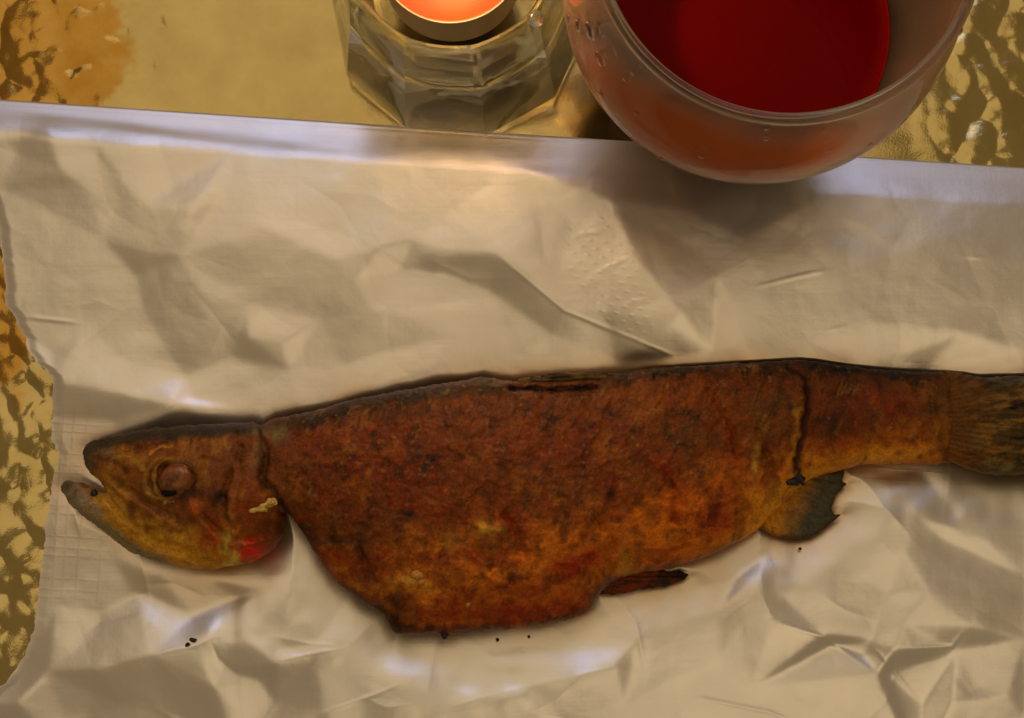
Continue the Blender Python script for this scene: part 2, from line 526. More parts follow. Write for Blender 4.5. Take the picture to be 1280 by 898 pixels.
def foil_height(U, V):
    h = bilinear(FR, (U + 160) / 2, (V - 90) / 2)
    h = h + 0.08 * (h - bilinear(FRS, (U + 160) / 2, (V - 90) / 2))
    # loose crumple
    d1, d2 = worley(U + 14 * fbm(U, V, 1 / 40, 2), V + 14 * fbm(U, V, 1 / 40, 4), 1 / 95.0, 13)
    h = h + 0.22 * (np.clip(d2 - d1, 0, 0.6) - 0.25)
    h = h + 0.7 * (fbm(U, V * 1.5, 1 / 120, 41, 3) - 0.5)
    h = h + 0.05 * (fbm(U, V, 1 / 14, 44, 3) - 0.5)
    rc = random.Random(12)
    for k in range(95):
        x = rc.uniform(-40, 1330); y = rc.choice((rc.uniform(600, 930), rc.uniform(600, 930), rc.uniform(240, 470)))
        a = math.radians(rc.choice((-22, -8, 35, -40, 20, 60)) + rc.uniform(-14, 14)); ln = rc.uniform(22, 75)
        b = a + rc.uniform(-0.6, 0.6)
        c = [(x - ln * math.cos(a), y - ln * math.sin(a)), (x, y), (x + ln * math.cos(b), y + ln * math.sin(b))]
        am = rc.choice((-1, 1, 1)) * rc.uniform(0.12, 0.42) * (1.0 if y > 560 else 0.45) * (0.55 if x > 850 else 1.0)
        wd = rc.uniform(5, 15)
        bx = (U > x - 130) & (U < x + 130) & (V > y - 130) & (V < y + 130)
        if not bx.any():
            continue
        u, v = U[bx], V[bx]
        d = seg_dist(u, v, c)
        e = np.minimum(np.hypot(u - c[0][0], v - c[0][1]), np.hypot(u - c[2][0], v - c[2][1]))
        h[bx] += am * np.exp(-d / wd) * (1 - np.exp(-(e / 25) ** 2))
    for c in CREASE:
        d = seg_dist(U, V, c)
        e = np.minimum(np.hypot(U - c[0][0], V - c[0][1]), np.hypot(U - c[-1][0], V - c[-1][1]))
        h = h + 0.15 * np.exp(-(d / 2.6) ** 2) * (1 - np.exp(-(e / 22) ** 2))
    return h


def build_foil():
    nr, nc = 600, 860
    vv = np.linspace(0, 1, nr)
    lp = np.array(LEFT, float)
    rows = []
    tt = np.linspace(0, 1, nc) ** 1.0
    U = np.zeros((nr, nc)); V = np.zeros((nr, nc))
    # left edge parametrised by y; rows run between the slanted top fold and y = 1070
    for i, s in enumerate(vv):
        yl = TOPY(0) + 4 + s * (1070 - TOPY(0))
        xl = np.interp(yl, lp[:, 1], lp[:, 0]) + 3.0 * (vnoise(np.array([yl]), np.array([0.0]), 1 / 6, 7)[0] - 0.5) * (1 if yl > 280 else 0.2)
        U[i] = xl + tt * (1460 - xl)
        y0 = TOPY(U[i])
        V[i] = y0 + s * (1070 - y0)
    F = sdf(U, V, FISH)
    dout = -F
    fin = np.minimum(np.minimum(-sdf(U, V, ANAL), -sdf(U, V, PELVIC)), -sdf(U, V, TAIL))
    dall = np.minimum(dout, fin)
    h = foil_height(U, V)
    rt = sstep(740, 840, U) * sstep(560, 500, V)
    hr = H0 + (h - H0) * sstep(-16, 4, dall)
    up = sstep(15, -15, V - np.interp(U, [60, 350, 600, 1000, 1280], [600, 600, 630, 540, 525]))
    cap = H0 + (0.058 + 0.10 * up) * np.clip(dall + 4, 0, 999) * (0.7 + 0.7 * fbm(U, V, 1 / 60, 81, 2))
    hs = -np.log(np.exp(-1.6 * h) + np.exp(-1.6 * cap)) / 1.6
    hs = np.where(dall < -3, H0, np.maximum(hs, 0.6))
    h = hr * rt + hs * (1 - rt)
    h = np.where(dall < -16, H0 - 0.2, h)
    h = np.maximum(h, 0.5)
    # edges lie down on the table
    dl = (U - U[:, :1])
    h = 0.45 + (h - 0.45) * (0.75 + 0.25 * sstep(0, 14, dl))
    h = 0.2 + (h - 0.2) * sstep(1072, 1000, V) * sstep(1462, 1390, U) + 0.0
    dt = (V - TOPY(U))
    R = 2.6
    roll = sstep(0, 46, dt)
    h = 2.6 + (h - 2.6) * roll + 1.0 * np.sqrt(np.clip(dt / 46, 0, 1)) * (1 - roll)
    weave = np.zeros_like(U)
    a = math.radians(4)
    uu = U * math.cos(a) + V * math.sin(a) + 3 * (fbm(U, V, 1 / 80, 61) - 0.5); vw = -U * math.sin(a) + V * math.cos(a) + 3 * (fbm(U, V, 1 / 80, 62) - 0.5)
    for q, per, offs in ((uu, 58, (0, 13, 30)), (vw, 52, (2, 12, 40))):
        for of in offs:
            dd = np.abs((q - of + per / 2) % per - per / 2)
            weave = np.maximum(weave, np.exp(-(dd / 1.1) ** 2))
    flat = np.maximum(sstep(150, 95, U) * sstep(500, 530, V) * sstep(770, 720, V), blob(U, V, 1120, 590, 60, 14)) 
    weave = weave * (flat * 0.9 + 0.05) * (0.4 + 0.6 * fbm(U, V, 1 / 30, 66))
    dots = np.zeros_like(U)
    a = math.radians(8)
    q = (U - 700) * math.cos(a) + (V - 300) * math.sin(a); r = -(U - 700) * math.sin(a) + (V - 300) * math.cos(a)
    ri = np.floor(r / 9.5); q2 = q + (ri % 2) * 9
    du = (q2 % 18.5) - 9; dv = (r % 9.5) - 4.75
    dots = np.exp(-(du / 3.2) ** 2 - (dv / 1.6) ** 2) * sstep(0.15, 0.6, blob(U, V, 760, 345, 40, 85, -28)) * 0.8
    st = 1.1 * np.exp(-np.clip(dall, 0, 999) / 16.0) * (0.25 + 0.9 * fbm(U, V, 1 / 55, 71)) * (0.5 + 0.5 * sstep(140, 420, U))
    st = st + 0.55 * blob(U, V, 700, 470, 160, 22) * fbm(U, V, 1 / 40, 72) + 0.6 * blob(U, V, 880, 735, 110, 40, -20) * fbm(U, V, 1 / 30, 73)
    st = st + 0.45 * blob(U, V, 90, 600, 50, 90) * fbm(U, V, 1 / 30, 74) + 0.35 * blob(U, V, 250, 735, 80, 25) + 0.35 * blob(U, V, 1100, 590, 60, 12)
    W = P(U, V, h * 0.001)
    # the folded-over edge: half a roll down to the table and a hem tucked underneath
    base = W[0]
    nroll = 12
    top = []
    for t in np.linspace(1, 0, nroll)[:-1]:
        ang = t * math.pi * 0.95
        dz = -(1 - np.cos(ang)) * 0.00105
        dy = np.sin(ang) * 0.0016
        q = base.copy(); q[:, 1] += dy; q[:, 2] = base[:, 2] + dz
        top.append(q)
    hem = top[0].copy(); hem[:, 1] -= 0.02; hem[:, 2] = 0.0004
    W = np.concatenate([hem[None], np.array(top), W], 0)
    ext = len(top) + 1

    def pad(A):
        return np.concatenate([np.repeat(A[:1], ext, 0), A], 0).ravel()
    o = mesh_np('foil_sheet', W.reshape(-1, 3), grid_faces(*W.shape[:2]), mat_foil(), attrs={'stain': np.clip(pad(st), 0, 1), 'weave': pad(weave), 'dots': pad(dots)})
    tag(o, 'crumpled matt aluminium foil sheet with folded top edge under the fish', 'foil')


build_foil()


# ------------------------------------------------------------------ the fish
ZC = 0.0085          # height of the fish's outline above the table


def world_poly(poly, z):
    return [tuple(p[:2]) for p in P([q[0] for q in poly], [q[1] for q in poly], z)]


def refine(poly, step, jit=0.0, seed=0):
    out = []
    n = len(poly)
    for i in range(n):
        p0, p1, p2, p3 = [np.array(poly[(i + k - 1) % n], float) for k in range(4)]
        m = max(2, int(np.linalg.norm(p2 - p1) / step))
        for t in np.arange(m) / m:
            q = 0.5 * ((2 * p1) + (-p0 + p2) * t + (2 * p0 - 5 * p1 + 4 * p2 - p3) * t * t + (-p0 + 3 * p1 - 3 * p2 + p3) * t ** 3)
            q = 0.5 * q + 0.5 * (p1 * (1 - t) + p2 * t)
            if jit:
                q = q + jit * np.array([vnoise(q[:1], q[1:], 1 / 5, seed)[0] - 0.5, vnoise(q[:1], q[1:], 1 / 5, seed + 1)[0] - 0.5])
            out.append(tuple(q))
    return out


def poisson(mask, dx, start, it):
    h = np.where(mask, start, 0.0)
    for _ in range(it):
        s = np.zeros_like(h)
        s[1:-1, 1:-1] = 0.25 * (h[:-2, 1:-1] + h[2:, 1:-1] + h[1:-1, :-2] + h[1:-1, 2:]) + dx * dx * 0.25
        h = np.where(mask, s, 0)
    return h


def mat_fish():
    k = NT('roasted_skin')
    c = k.coords()
    tint = k.attr('tint').outputs['Color']
    n1 = k.noise(c, 420, 6, 0.65)
    n2 = k.noise(c, 1600, 3, 0.6)
    f = k.ramp(n1, [(0.25, (0.62, 0.58, 0.54)), (0.5, (1, 1, 1)), (0.78, (1.4, 1.35, 1.2))])
    col = k.mix(1.0, tint, f, 'MULTIPLY')
    g = k.ramp(n2, [(0.3, (0.68, 0.66, 0.64)), (0.72, (1.34, 1.34, 1.3))])
    col = k.mix(0.8, col, g, 'MULTIPLY')
    vo = k.n('ShaderNodeTexVoronoi'); vo.inputs['Scale'].default_value = 420
    k.l(k.coords((1, 1.25, 1)), vo.inputs['Vector'])
    h = k.math('ADD', k.math('MULTIPLY', n1, 1.0), k.math('MULTIPLY', n2, 0.6))
    h = k.math('ADD', h, k.math('MULTIPLY', vo.outputs['Distance'], 0.35))
    b = k.bump(h, 0.55, 0.0005)
    r = k.math('MULTIPLY_ADD', n1, 0.4, 0.24)
    return k.set(Base_Color=col, Roughness=r, Normal=b, Coat_Weight=0.05, Coat_Roughness=0.2, Coat_Normal=b, Specular_IOR_Level=0.1, Subsurface_Weight=0.06, Subsurface_Radius=(0.004, 0.0015, 0.0006))


MFISH = mat_fish()
LIT = np.array([0.56, 0.46, 0.36])


def A(r, g, b):
    """albedo that looks like this picture colour under the warm light"""
    return np.clip(srgb(r, g, b) / LIT, 0.002, 0.9)


def fish_color(U, V, sd):
    """base colours of the roasted skin at picture positions"""
    wU = U + 16 * (fbm(U, V, 1 / 30, 201) - 0.5) + 8 * (fbm(U, V, 1 / 8, 202) - 0.5)
    wV = V + 16 * (fbm(U, V, 1 / 30, 203) - 0.5) + 8 * (fbm(U, V, 1 / 8, 204) - 0.5)
    fine = fbm(U, V, 1 / 11, 251, 5)
    C = np.zeros(U.shape + (3,))
    C[:] = A(86, 39, 7)

    def lay(mask, col):
        nonlocal C
        m = np.clip(mask, 0, 1)
        m = np.clip(m + 5.0 * m * (1 - m) * (fine - 0.5), 0, 1)[..., None]
        C = C * (1 - m) + np.array(A(*col)) * m
    f1 = fbm(U, V, 1 / 38, 211); f2 = fbm(U, V, 1 / 14, 212); f3 = fbm(U, V * 0.6, 1 / 22, 213)
    lay(0.6 * sstep(0.50, 0.68, f1), (106, 54, 9))
    lay(0.65 * sstep(0.52, 0.66, f3), (84, 31, 7))
    lay(0.6 * sstep(0.55, 0.7, f2), (56, 28, 8))
    # body parts of the picture: vertical position between back and belly
    top = np.interp(U, [p[0] for p in FISH[:32]], [p[1] for p in FISH[:32]])
    bot = np.interp(U, [60, 90, 164, 268, 340, 390, 450, 495, 560, 700, 755, 830, 890, 960, 1000, 1050, 1190, 1400], [610, 634, 690, 712, 690, 690, 750, 792, 793, 778, 735, 712, 693, 647, 608, 588, 579, 590])
    v = (wV - top) / (bot - top)
    body = sstep(330, 360, U)
    # golden lower flank
    low = body * sstep(0.52, 0.85, v + 0.25 * (f1 - 0.5)) * sstep(420, 560, wU)
    lay(0.7 * low * (0.55 + f2), (146, 71, 8))
    lay(0.8 * blob(wU, wV, 690, 690, 90, 40, -15) * (0.5 + f2), (158, 78, 8))
    lay(0.9 * blob(wU, wV, 850, 650, 90, 40, -25) * (0.5 + f2), (158, 76, 7))
    lay(blob(wU, wV, 955, 642, 62, 20, -42), (168, 102, 14))
    lay(0.95 * blob(wU, wV, 1010, 598, 60, 12, -20), (160, 100, 16))
    lay(0.9 * blob(wU, wV, 1110, 572, 90, 10, -2), (160, 100, 20))
    lay(0.8 * blob(wU, wV, 420, 712, 35, 26, 45), (150, 76, 10))
    lay(0.8 * blob(wU, wV, 560, 745, 55, 14, 10), (156, 84, 14))
    lay(0.8 * blob(wU, wV, 1150, 485, 40, 16), (150, 84, 14))
    lay(0.7 * blob(wU, wV, 1175, 520, 26, 45), (140, 78, 14))
    # deep red glaze
    for (cx, cy, sx, sy, an, s) in ((715, 706, 46, 14, -28, .95), (655, 762, 95, 17, -6, .9), (888, 640, 26, 22, -50, .8), (660, 560, 60, 26, 0, .2), (570, 640, 60, 22, 20, .3), (830, 600, 16, 45, -25, .5), (1090, 500, 60, 22, 0, .5),
                                (760, 610, 14, 34, -20, .5), (640, 655, 16, 30, -25, .55), (905, 560, 14, 40, -20, .45), (460, 600, 70, 40, 0, .15), (1040, 545, 30, 30, 0, .45), (800, 720, 40, 7, -10, .6), (450, 545, 60, 8, -6, .25)):
        lay(s * blob(wU, wV, cx, cy, sx, sy, an), (108, 24, 4))
    # dark zones
    lay(0.55 * body * sstep(60, 4, V - top + 16 * (f1 - 0.5)), (50, 25, 9))  # back turned from the light, its shade painted in with the char
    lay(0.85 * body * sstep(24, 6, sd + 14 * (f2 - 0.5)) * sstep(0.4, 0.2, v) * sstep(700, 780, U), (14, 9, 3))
    lay(0.9 * body * sstep(30, 14, (V - top) + 14 * (f2 - 0.5)) * sstep(640, 600, U), (36, 23, 6))
    lay(0.85 * seg_mask(wU, wV, [(440, 503), (520, 490), (590, 482)], 7), (28, 20, 8))
    lay(0.7 * blob(wU, wV, 960, 512, 34, 26), (58, 40, 14))
    lay(0.6 * blob(wU, wV, 850, 540, 40, 20), (66, 42, 14))
    for (cx, cy, sx, sy, an) in ((546, 577, 12, 5, -35), (538, 583, 6, 5, 0), (684, 527, 10, 12, 0), (757, 620, 8, 12, 0), (475, 550, 6, 6, 0), (760, 520, 20, 8, 0), (515, 642, 6, 5, 0), (862, 527, 12, 9, 0), (462, 690, 8, 22, -5), (430, 672, 28, 6, 8), (378, 655, 9, 22, -30), (735, 535, 10, 5, 0),
                             (1130, 472, 18, 7, 0), (1155, 510, 22, 14, 0), (1030, 535, 26, 20, 0)):
        lay(0.85 * blob(wU, wV, cx, cy, sx, sy, an), (34, 20, 8))
    lay(1.1 * blob(wU, wV, 492, 778, 18, 18, 30), (22, 10, 5))
    lay(0.9 * blob(wU, wV, 545, 786, 50, 7, 2), (50, 16, 5))
    lay(0.7 * blob(wU, wV, 505, 755, 16, 14), (48, 22, 8))
    lay(0.95 * seg_mask(wU, wV, [(357, 640), (378, 664), (392, 690)], 7), (30, 16, 8))
    lay(0.9 * blob(wU, wV, 850, 708, 60, 8, -20), (60, 36, 12))
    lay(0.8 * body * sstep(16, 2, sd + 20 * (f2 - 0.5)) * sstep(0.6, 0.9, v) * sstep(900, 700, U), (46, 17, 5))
    lay(0.6 * body * sstep(0.54, 0.66, fbm(U * 0.6, V * 1.2, 1 / 26, 261)) * sstep(0.5, 0.8, v) * sstep(960, 860, U), (100, 28, 5))
    lay(0.4 * body * sstep(0.56, 0.68, fbm(U, V * 0.7, 1 / 18, 262)), (50, 24, 7))
    # pale yellow bits
    for (cx, cy, sx, sy, an) in ((518, 724, 24, 9, 0), (610, 660, 14, 9, 0), (567, 672, 16, 9, 0), (780, 702, 10, 22, -10), (935, 580, 5, 30, 8), (985, 545, 4, 32, 3)):
        lay(0.75 * blob(wU, wV, cx, cy, sx, sy, an) * (0.3 + 0.8 * f2), (150, 104, 26))
    # hairline light streaks of flaking skin
    st = sstep(0.62, 0.75, fbm(U + 0.5 * V, V * 0.35, 1 / 9, 233)) * sstep(0.5, 0.62, f1) * body
    lay(0.12 * st, (150, 100, 30))
    lay(0.15 * body * sstep(0.64, 0.76, fbm(U, V, 1 / 5, 235)), (130, 90, 40))
    # tail root
    lay(0.85 * sstep(1140, 1195, wU), (84, 46, 12))
    for i in range(14):
        cx = 1085 + 9 * i + random.uniform(-4, 4); cy = random.uniform(545, 574)
        lay(0.6 * blob(U, V, cx, cy, 5, 4), (80, 40, 10))
    # head
    hd = sstep(345, 325, U + 0.0 * V) + blob(U, V, 340, 650, 26, 60)
    hd = np.clip(hd, 0, 1)
    lay(hd * 0.7, (92, 50, 12))
    lay(hd * 0.8 * sstep(0.5, 0.64, f2), (70, 34, 9))
    lay(hd * 0.6 * sstep(0.52, 0.66, f3), (126, 80, 22))
    lay(0.6 * hd * blob(wU, wV, 250, 620, 75, 60), (78, 36, 9))
    jaw = hd * sstep(0.62, 0.85, v) * sstep(330, 280, U)
    lay(jaw * 0.9 * (0.5 + f2), (142, 92, 18))
    lay(0.8 * seg_mask(wU, wV, [(128, 622), (165, 648), (215, 690), (250, 700)], 15), (154, 102, 20))
    lay(0.7 * seg_mask(wU, wV, [(118, 600), (140, 590), (160, 620)], 12), (128, 80, 20))
    # slate grey crown, snout and lower lip
    crown = hd * sstep(24, 12, (V - top) + 10 * (f2 - 0.5))
    lay(0.95 * crown, (34, 27, 15))
    lay(0.9 * blob(wU, wV, 114, 572, 16, 17), (60, 50, 34))
    lay(0.9 * blob(wU, wV, 140, 572, 9, 7), (90, 72, 48))
    lip = seg_mask(wU, wV, [(80, 606), (100, 630), (128, 656), (165, 684), (205, 701)], 11)
    lay(0.95 * lip, (92, 80, 56))
    lay(0.95 * blob(U, V, 86, 608, 11, 9), (56, 47, 32))
    lay(0.7 * seg_mask(wU, wV, [(96, 610), (112, 624), (135, 640)], 6), (108, 92, 66))
    # gill cover
    lay(0.8 * blob(wU, wV, 325, 640, 28, 30), (98, 36, 8))
    lay(0.9 * blob(wU, wV, 316, 690, 22, 13), (172, 20, 7))
    lay(0.7 * blob(wU, wV, 280, 672, 22, 22), (110, 28, 8))
    lay(0.8 * blob(wU, wV, 256, 634, 12, 10), (140, 62, 16))
    lay(0.8 * seg_mask(wU, wV, [(300, 690), (292, 705)], 5) + 0.8 * seg_mask(wU, wV, [(298, 668), (288, 690)], 4), (150, 124, 44))
    lay(0.9 * blob(wU, wV, 288, 622, 8, 12), (32, 14, 6))
    lay(0.75 * blob(wU, wV, 245, 610, 16, 22, 20), (40, 20, 8))
    lay(0.75 * seg_mask(wU, wV, [(320, 530), (332, 548), (339, 565), (341, 584), (338, 598), (350, 614), (358, 640)], 5), (28, 16, 8))
    lay(0.3 * seg_mask(wU, wV, [(326, 540), (334, 560), (332, 580)], 4), (110, 86, 46))
    lay(0.5 * blob(wU, wV, 352, 545, 14, 10), (96, 84, 48))
    # eye surround: tan ring, dark arc behind it
    de = np.hypot(U - 219, (V - 600) * 1.05) + 5 * (f2 - 0.5)
    an = np.degrees(np.arctan2(V - 600, U - 219))
    ring = np.exp(-((de - 25) / 4.5) ** 2)
    lay(0.75 * ring * (0.25 + 0.75 * sstep(-40, 40, np.abs(an) - 60)), (112, 74, 20))
    lay(0.8 * np.exp(-((de - 30) / 7) ** 2) * sstep(80, 30, np.abs(an - 5)), (40, 18, 7))
    lay(0.6 * np.exp(-((de - 18) / 4) ** 2), (44, 22, 8))
    lay(0.8 * seg_mask(wU, wV, [(196, 570), (210, 563), (226, 560)], 2.5), (140, 92, 30))
    lay(0.7 * seg_mask(wU, wV, [(150, 566), (172, 574), (190, 586)], 6), (120, 78, 18))
    # black line along the back fin
    lay(0.95 * seg_mask(U, V, [(640, 488), (700, 491), (744, 486)], 3.6), (14, 9, 5))
    # the crack near the tail
    cU = U + 9 * (fbm(U, V, 1 / 14, 331) - 0.5); cV = V + 9 * (fbm(U, V, 1 / 14, 332) - 0.5)
    lay(0.3 * seg_mask(cU + 8, cV, CRACK[2:], 3.0), (140, 84, 20))
    lay(seg_mask(cU, cV, CRACK, 2.0 + 5.5 * fbm(U, V, 1 / 16, 335)), (40, 14, 5))
    return np.clip(C, 0.002, 0.9)


CRACK = [(984, 464), (1000, 478), (1001, 500), (996, 530), (990, 556), (986, 575), (990, 596)]


def seg_mask(x, y, pts, wd):
    return np.exp(-(seg_dist(x, y, pts) / wd) ** 2)


def fish_detail(U, V, h):
    """relief in mm added to the upper side"""
    U0, V0 = U, V
    U = U + 9 * (fbm(U, V, 1 / 14, 331) - 0.5); V = V + 9 * (fbm(U0, V, 1 / 14, 332) - 0.5)
    r = 0.5 * (fbm(U, V, 1 / 34, 301) - 0.5) * 2 + 0.22 * (fbm(U, V, 1 / 10, 302) - 0.5) * 2 + 0.12 * (fbm(U, V, 1 / 4, 303) - 0.5) * 2
    body = sstep(345, 380, U)
    fl = 1 - np.abs(2 * fbm(U + 0.35 * V, V * 0.4, 1 / 20, 305) - 1)
    f4 = 1 - np.abs(2 * fbm(U * 0.5 - 0.3 * V, V, 1 / 12, 306) - 1)
    r = r + body * (0.5 * (fl ** 6 - 0.3) + 0.3 * (f4 ** 5 - 0.3))
    r = r - 1.3 * seg_mask(U, V, CRACK, 5.5) - 0.9 * sstep(0, 18, U - 992) * sstep(90, 20, U - 992)
    r = r - 1.7 * seg_mask(U, V, [(320, 528), (332, 548), (340, 565), (341, 584), (338, 598), (350, 614), (358, 642)], 5)
    # gill cover dome and cheek
    r = r + 3.0 * sstep(0, 0.6, blob(U, V, 326, 655, 34, 48)) - 1.2 * seg_mask(U, V, [(300, 590), (290, 620), (296, 660), (288, 690)], 4)
    r = r - 1.5 * seg_mask(U, V, [(130, 610), (160, 640), (200, 672), (250, 690)], 4) - 1.0 * seg_mask(U, V, [(120, 600), (150, 612), (190, 650)], 4)
    # eye socket
    de = np.hypot(U - 219, (V - 600) * 1.05)
    r = r - 1.2 * np.exp(-(de / 18) ** 2) + 0.9 * np.exp(-((de - 25) / 5) ** 2)
    for pl, a, wd in (([(262, 575), (252, 610), (262, 645), (284, 668)], 1.1, 4), ([(308, 560), (312, 600), (306, 640), (318, 672)], 1.3, 4), ([(270, 650), (300, 672), (338, 668)], 0.9, 4), ([(150, 600), (190, 628), (232, 650)], 1.0, 4), ([(175, 665), (215, 686), (262, 700)], 1.0, 4), ([(165, 590), (150, 578), (128, 576)], 0.7, 4)):
        r = r - a * seg_mask(U, V, pl, wd)
        r = r + 0.6 * a * seg_mask(U, V - 7, pl, wd * 1.4)
    # wrinkles
    for pl, a, wd in (([(880, 490), (905, 540), (915, 575)], 1.2, 4), ([(935, 540), (945, 565), (965, 590)], 1.4, 4), ([(740, 640), (755, 665), (765, 690)], 1.0, 4), ([(778, 690), (782, 712)], 1.6, 3.5),
                      ([(632, 640), (645, 660), (650, 690)], 1.2, 5), ([(640, 489), (700, 491), (742, 487)], 2.2, 4), ([(410, 668), (455, 676), (462, 720)], 1.2, 5), ([(455, 690), (490, 745), (500, 770)], 1.0, 5),
                      ([(820, 590), (840, 620), (835, 650)], 0.9, 4), ([(1130, 480), (1165, 500), (1170, 535)], 1.0, 5), ([(500, 775), (580, 770), (680, 768)], 0.9, 4), ([(890, 640), (920, 620)], 0.8, 4), ([(300, 545), (200, 560), (140, 575)], .8, 4)):
        r = r - a * seg_mask(U, V, pl, wd)
    for cx, cy, sx, sy, a in ((516, 724, 24, 9, 1.2), (328, 612, 14, 10, 0.6), (255, 634, 10, 8, 1.0), (150, 573, 8, 6, .8), (620, 660, 14, 9, .7)):
        r = r + a * blob(U, V, cx, cy, sx, sy)
    return r * 0.001 * sstep(0.0, 0.006, h)


def inflated(name, poly_px, zc, thick, dx, mat, parent, colorf, detailf=None, rng=None, power=0.5, iters=(500, 260), zfloor=0.0012):
    """closed body whose outline is the polygon, rounded above and flattened where it lies"""
    wp = world_poly(poly_px, zc)
    arr = np.array(wp)
    x0, y0 = arr.min(0) - 3 * dx; x1, y1 = arr.max(0) + 3 * dx
    nx = int((x1 - x0) / dx) + 1; ny = int((y1 - y0) / dx) + 1
    X, Y = np.meshgrid(x0 + dx * np.arange(nx), y0 + dx * np.arange(ny))
    SD = sdf(X, Y, wp)
    mk = SD > 0
    # coarse-to-fine inflation
    s = 3
    Xc, Yc = X[::s, ::s], Y[::s, ::s]
    hc = poisson(SD[::s, ::s] > 0, dx * s, np.clip(SD[::s, ::s], 0, None) * 0.01, iters[0])
    hf = bilinear(hc, (X - x0) / (dx * s), (Y - y0) / (dx * s))
    hf = poisson(mk, dx, hf, iters[1])
    h = np.power(np.clip(hf, 0, None), power)
    h = h / h.max() * thick
    # boundary ring: snap outside neighbours to the outline
    gy, gx = np.gradient(SD, dx)
    gl = np.maximum(np.hypot(gx, gy), 1e-6)
    cell = mk[:-1, :-1] | mk[1:, :-1] | mk[:-1, 1:] | mk[1:, 1:]
    used = np.zeros_like(mk)
    used[:-1, :-1] |= cell; used[1:, :-1] |= cell; used[:-1, 1:] |= cell; used[1:, 1:] |= cell
    ring = used & ~mk
    Xs = np.where(ring, X - SD * gx / gl, X); Ys = np.where(ring, Y - SD * gy / gl, Y)
    h = np.where(ring, 0, h)
    U, V = project(Xs, Ys, zc + h * 0)
    zt = zc + h
    if detailf is not None:
        zt = zt + detailf(U, V, h)
    zb = np.maximum(zc - h * 0.9, zfloor)
    idx = -np.ones(mk.shape, int); idx[used] = np.arange(used.sum())
    nT = used.sum()
    j, i = np.where(cell)
    Ft = np.stack([idx[j, i], idx[j, i + 1], idx[j + 1, i + 1], idx[j + 1, i]], -1)
    # bottom shares ring vertices
    idb = np.where(ring, idx, 0)
    ins = used & mk
    idb[ins] = nT + np.arange(ins.sum())
    Fb = np.stack([idb[j, i], idb[j + 1, i], idb[j + 1, i + 1], idb[j, i + 1]], -1)
    Vt = np.stack([Xs, Ys, zt], -1)[used]; Vb = np.stack([X, Y, zb], -1)[ins]
    sdpx = SD / 0.00023
    Ct = colorf(U[used], V[used], sdpx[used]); Cb = Ct[idx[ins]]
    o = mesh_np(name, np.vstack([Vt, Vb]), np.vstack([Ft, Fb]), mat, parent, cols=np.vstack([Ct, Cb]))
    return o, (x0, y0, dx, zt)


trout = empty('roasted_trout', (0, 0, 0))
tag(trout, 'whole roasted brown trout with open mouth lying on the foil', 'fish')
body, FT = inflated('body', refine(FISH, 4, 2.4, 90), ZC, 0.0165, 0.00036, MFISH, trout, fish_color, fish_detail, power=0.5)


def fish_z(px, py):
    """height of the upper skin under a picture position"""
    z = 0.02
    for _ in range(6):
        p = P(px, py, z)
        z = float(bilinear(FT[3], np.array([(p[0] - FT[0]) / FT[2]]), np.array([(p[1] - FT[1]) / FT[2]]))[0])
    return z


def fin_color(kind):
    def f(U, V, sd):
        C = np.zeros(U.shape + (3,))
        if kind == 'anal':
            t = sstep(-6, 34, (U - 972) * 0.75 + (V - 640) * 0.35 + 14 * (fbm(U, V, 1 / 12, 7) - 0.5))[..., None]
            C[:] = A(158, 98, 16)
            C = C * (1 - t) + A(60, 52, 36) * t
            e = sstep(8, 0, sd)[..., None] * 0.6
            C = C * (1 - e) + A(46, 24, 10) * e
        elif kind == 'pelvic':
            t = sstep(0.42, 0.62, fbm(U, V * 2, 1 / 16, 9))[..., None]
            C[:] = A(92, 34, 10)
            C = C * (1 - t) + A(48, 26, 10) * t
            e = sstep(835, 855, U)[..., None]
            C = C * (1 - e) + A(28, 14, 8) * e
        elif kind == 'dorsal':
            t = sstep(0.45, 0.6, fbm(U * 0.4, V * 2, 1 / 10, 15))[..., None]
            C[:] = A(66, 48, 16)
            C = C * (1 - t) + A(30, 22, 9) * t
        else:
            t = sstep(0.46, 0.60, fbm(U * 0.45, V * 1.4 + 0.2 * U, 1 / 9, 17))[..., None]
            C[:] = A(62, 42, 14)
            C = C * (1 - t) + A(98, 66, 20) * t
            k2 = sstep(0.56, 0.66, fbm(U * 0.5, V * 1.3, 1 / 14, 19))[..., None]
            C = C * (1 - k2) + A(26, 18, 8) * k2
            e = (sstep(18, 4, sd) * sstep(1200, 1240, U))[..., None]
            C = C * (1 - e * 0.7) + A(48, 44, 28) * (e * 0.7)
            for cx, cy in ((1228, 578), (1252, 586), (1210, 560), (1205, 545)):
                b = blob(U, V, cx, cy, 7, 5)[..., None] * 0.8
                C = C * (1 - b) + A(96, 84, 44) * b
            g = sstep(1252, 1182, U + 40 * (fbm(U, V, 1 / 14, 23) - .5))[..., None] * 0.9
            C = C * (1 - g) + A(88, 48, 11) * g
        return np.clip(C, 0.002, 0.9)
    return f


def fin_detail(ox, oy, amp, spread):
    def f(U, V, h):
        ang = np.arctan2(V - oy, U - ox)
        ray = np.abs(np.sin(ang * spread + 1.2 * fbm(U, V, 1 / 40, 3)))
        return (amp * (ray - 0.6) + amp * 1.1 * (fbm(U * .5, V, 1 / 8, 5) - 0.5)) * 0.001 * sstep(0, 0.0006, h)
    return f


